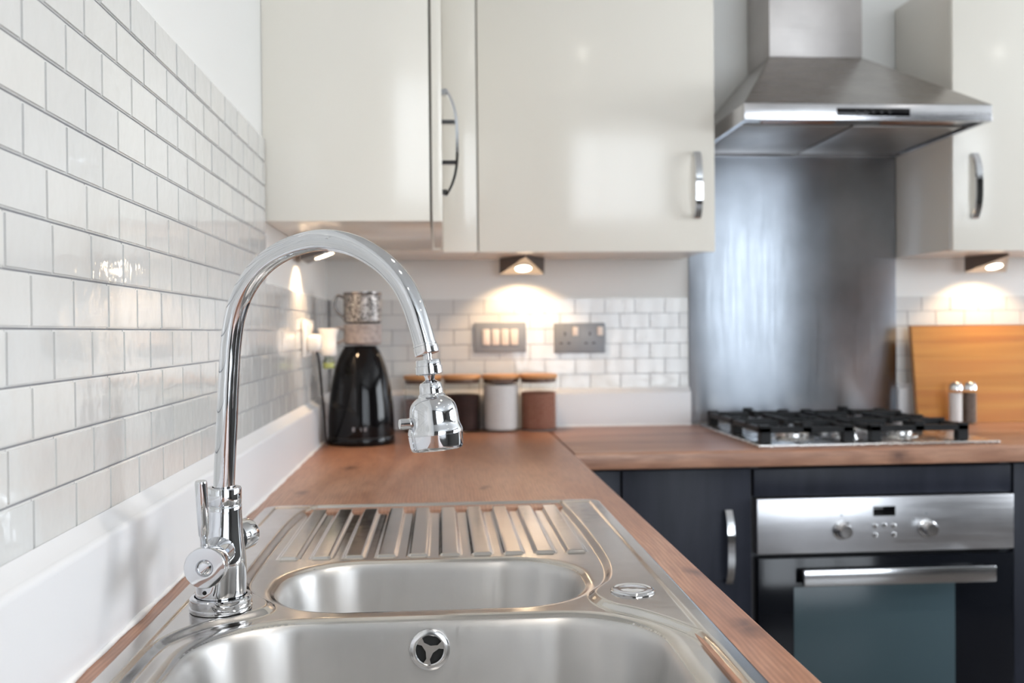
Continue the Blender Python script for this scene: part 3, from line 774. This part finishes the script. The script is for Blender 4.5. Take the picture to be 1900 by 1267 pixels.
for x, hfill, pm, lab in jars:
    y = -.082; r = .0500
    t = thing('storage_jar', (x, y, WT), lab, 'jar', 'storage jars on the back worktop')
    lathe('glass_body', [(0, .0006), (r-.004, .0006), (r, .004), (r, .142), (r-.0022, .142), (r-.0022, .006), (r-.005, .0035), (0, .0035)], (x, y, WT), (0, 0, 1), glass_thin, t, 40)
    lathe('contents', [(0, .0040), (r-.0056, .0040), (r-.0030, .0065), (r-.0030, hfill-.001), (r-.005, hfill), (0, hfill+.003)], (x, y, WT), (0, 0, 1), pm, t, 40)
    lathe('lid_refraction_disc', [(0, .131), (r-.0034, .131), (r-.0026, .133), (r-.0026, .1418), (0, .1418)], (x, y, WT), (0, 0, 1), refraction_m, t, 32)
    lathe('lid', [(0, .1425), (r+.0010, .1425), (r+.0022, .144), (r+.0022, .152), (r+.001, .1535), (0, .1535)], (x, y, WT), (0, 0, 1), lid_m, t, 40)
# black kettle-like appliance
kx, ky = .1150, -.335
kt = thing('kettle', (kx, ky, WT), 'tall glossy black kettle near the worktop corner', 'kettle')
kp = [(0, 0), (.079, 0), (.0815, .004), (.0815, .016), (.0805, .018), (.0805, .021), (.0812, .026), (.0808, .058), (.0780, .100), (.0735, .132), (.0690, .160), (.0635, .184), (.0560, .207), (.0480, .224), (.0415, .234), (.0390, .239), (0, .2402)]
V, F = lathe_vf(kp, (kx, ky, WT), (0, 0, 1), 64)
mk('body', V, F, black_gloss, kt, True, angle=35)
lathe('base_seam', [(.0796, .0175), (.0812, .0180), (.0812, .0200), (.0796, .0205)], (kx, ky, WT), (0, 0, 1), black_matt, kt, 48)
hp = spline([(kx-.006, ky+.045, WT+.215), (kx-.011, ky+.090, WT+.215), (kx-.014, ky+.118, WT+.18), (kx-.014, ky+.120, WT+.11), (kx-.010, ky+.078, WT+.055)], 6)
tube('handle', hp, .010, black_gloss, kt, 14)
cm = mat('badge_grey', (.25, .26, .28), .3, .6)
for dx, wz in ((-.012, .010), (.004, .008), (.016, .009)):
    box('badge_mark', (kx+dx-.003, kx+dx+.003, ky-.0808, ky-.0795, WT+.037, WT+.037+wz), cm, kt)
# two mugs stacked on top
def glitter():
    m = mat('glitter_silver', (.55, .53, .52), .42, .35); N, L, B = nodes(m)
    vo = N.new('ShaderNodeTexVoronoi'); vo.inputs['Scale'].default_value = 330; L.new(coords(m), vo.inputs['Vector'])
    L.new(ramp(m, vo.outputs['Color'], [(.25, (.07, .065, .06)), (.5, (.26, .24, .23)), (.85, (.75, .7, .66))]), B.inputs['Base Color'])
    return m
gl = glitter(); pale = powder('mug_pale', srgb(160, 148, 142), srgb(190, 178, 172), 90)
steelmug = mat('mug_dark_steel', (.22, .20, .19), .15, 1)
def mug(z, m, label, hm, H=.0765):
    t = thing('mug', (kx+.006, ky, z), label, 'mug', 'mugs stacked on the kettle')
    R = .0462
    lathe('cup', [(0, .0008), (.034, .0008), (.0415, .002), (R, .006), (R, H-.001), (R-.001, H), (R-.0025, H-.001), (R-.003, .008), (.0, .006)], (kx+.006, ky, z), (0, 0, 1), m, t, 48)
    hp = spline([(kx+.006-R+.002, ky-.004, z+H-.012), (kx+.006-R-.014, ky-.006, z+H-.008), (kx+.006-R-.022, ky-.007, z+H-.028), (kx+.006-R-.016, ky-.006, z+H-.045), (kx+.006-R+.002, ky-.004, z+.014)], 6)
    tube('handle', hp, .0036, hm, t, 10)
    return t
mz = WT+.2405
mug(mz, pale, 'pale mug with side handle standing on the kettle, lower of two', pale, .0510)
t = mug(mz+.0515, gl, 'silver glitter mug with a dark rim and handle on top of the pale mug', steelmug)
lathe('rim_band', [(.0463, .0705), (.0468, .0712), (.0468, .0768), (.0458, .0772), (.0427, .0766)], (kx+.006, ky, mz+.0515), (0, 0, 1), steelmug, t, 48)
# socket on left wall with a plug, flex and air freshener
ws_ = thing('wall_socket', (0, -.46, 1.115), 'white double wall socket on the left tiled wall', 'socket')
pl = box('plate', (.0006, .010, -.535, -.389, 1.1165, 1.2015), white_plastic, ws_, .003)
for yy in (-.500, -.440): box('rocker', (.0098, .0128, yy-.006, yy+.006, 1.174, 1.192), switch_white, pl, .001)
pg = thing('plug', (.03, -.50, 1.13), 'white plug with black flex in the left wall socket', 'plug')
box('plug_body', (.0104, .0420, -.527, -.479, 1.1290, 1.1680), white_plastic, pg, .010, 4)
flex = spline([(.030, -.503, 1.131), (.034, -.500, 1.112), (.036, -.49, 1.08), (.036, -.462, 1.03), (.037, -.43, .97), (.036, -.40, .925), (.0365, -.378, .908), (.0365, -.358, .9065)], 8)
tube('flex', flex, .0031, black_matt, pg, 10)
af = thing('air_freshener', (.055, -.425, 1.085), 'white plug-in air freshener with yellow-green oil bottle beside the plug', 'air freshener')
V, F = lathe_vf([(0, .0), (.017, .0), (.0195, .004), (.0185, .025), (.0200, .048), (.0245, .060), (.0250, .063), (.0205, .064), (.0200, .058), (0, .056)], (.0480, -.425, 1.1175), (0, 0, 1), 32)
mk('diffuser', V, F, white_plastic, af, True, angle=40)
box('plug_back', (.0104, .030, -.440, -.410, 1.125, 1.160), white_plastic, af, .004)
lathe('oil_bottle', [(0, 0), (.0120, 0), (.0140, .003), (.0140, .018), (.0100, .023), (.0100, .0300)], (.0480, -.425, 1.0870), (0, 0, 1), mat('freshener_glass', (.75, .85, .75), .03, Transmission_Weight=.9, IOR=1.3), af, 24)
lathe('oil', [(0, .002), (.0125, .002), (.0125, .014), (0, .014)], (.0480, -.425, 1.0870), (0, 0, 1), mat('oil_green', srgb(206, 206, 90), .1), af, 24)

# bamboo board leaning on the wall, salt and pepper in front
bb = thing('chopping_board', (1.86, -.05, WT), 'large bamboo chopping board leaning on the wall right of the splashback', 'chopping board')
for k in range(6):
    zc0, zc1 = k*.0460, (k+1)*.0460-.0003
    y_at = lambda zz: -.068+.041*zz/.276
    V = []
    for x in (1.656, 2.06):
        for zz in (zc0, zc1):
            for dy in (-.018, 0): V.append((x, y_at(zz)+dy, WT+.0008+zz))
    mk('board_strip', V, [(0, 1, 3, 2), (4, 6, 7, 5), (0, 4, 5, 1), (2, 3, 7, 6), (0, 2, 6, 4), (1, 5, 7, 3)], bamboo_m, bb)
pepper_m = powder('pepper', srgb(96, 82, 74), srgb(130, 114, 104), 300)
for x, m_, lab, nm in ((1.7430, jars[2][2], 'clear shaker full of white salt in front of the bamboo board', 'salt_shaker'),
                   (1.7835, pepper_m, 'grey-brown pepper shaker right of the salt shaker', 'pepper_shaker')):
    t = thing(nm, (x, -.125, WT), lab, 'shaker', 'salt and pepper shakers'); r = .0188
    lathe('glass_body', [(0, .0006), (r-.002, .0006), (r, .003), (r, .096), (r-.0015, .096), (r-.0015, .004), (0, .003)], (x, -.125, WT), (0, 0, 1), glass_thin, t, 28)
    lathe('contents', [(0, .0034), (r-.0022, .0040), (r-.0022, .088), (0, .089)], (x, -.125, WT), (0, 0, 1), m_, t, 28)
    lathe('cap', [(r-.001, .0965), (r+.0003, .0975), (r-.0005, .108), (r-.005, .117), (r-.010, .1195), (0, .120)], (x, -.125, WT), (0, 0, 1), chrome_soft, t, 28)
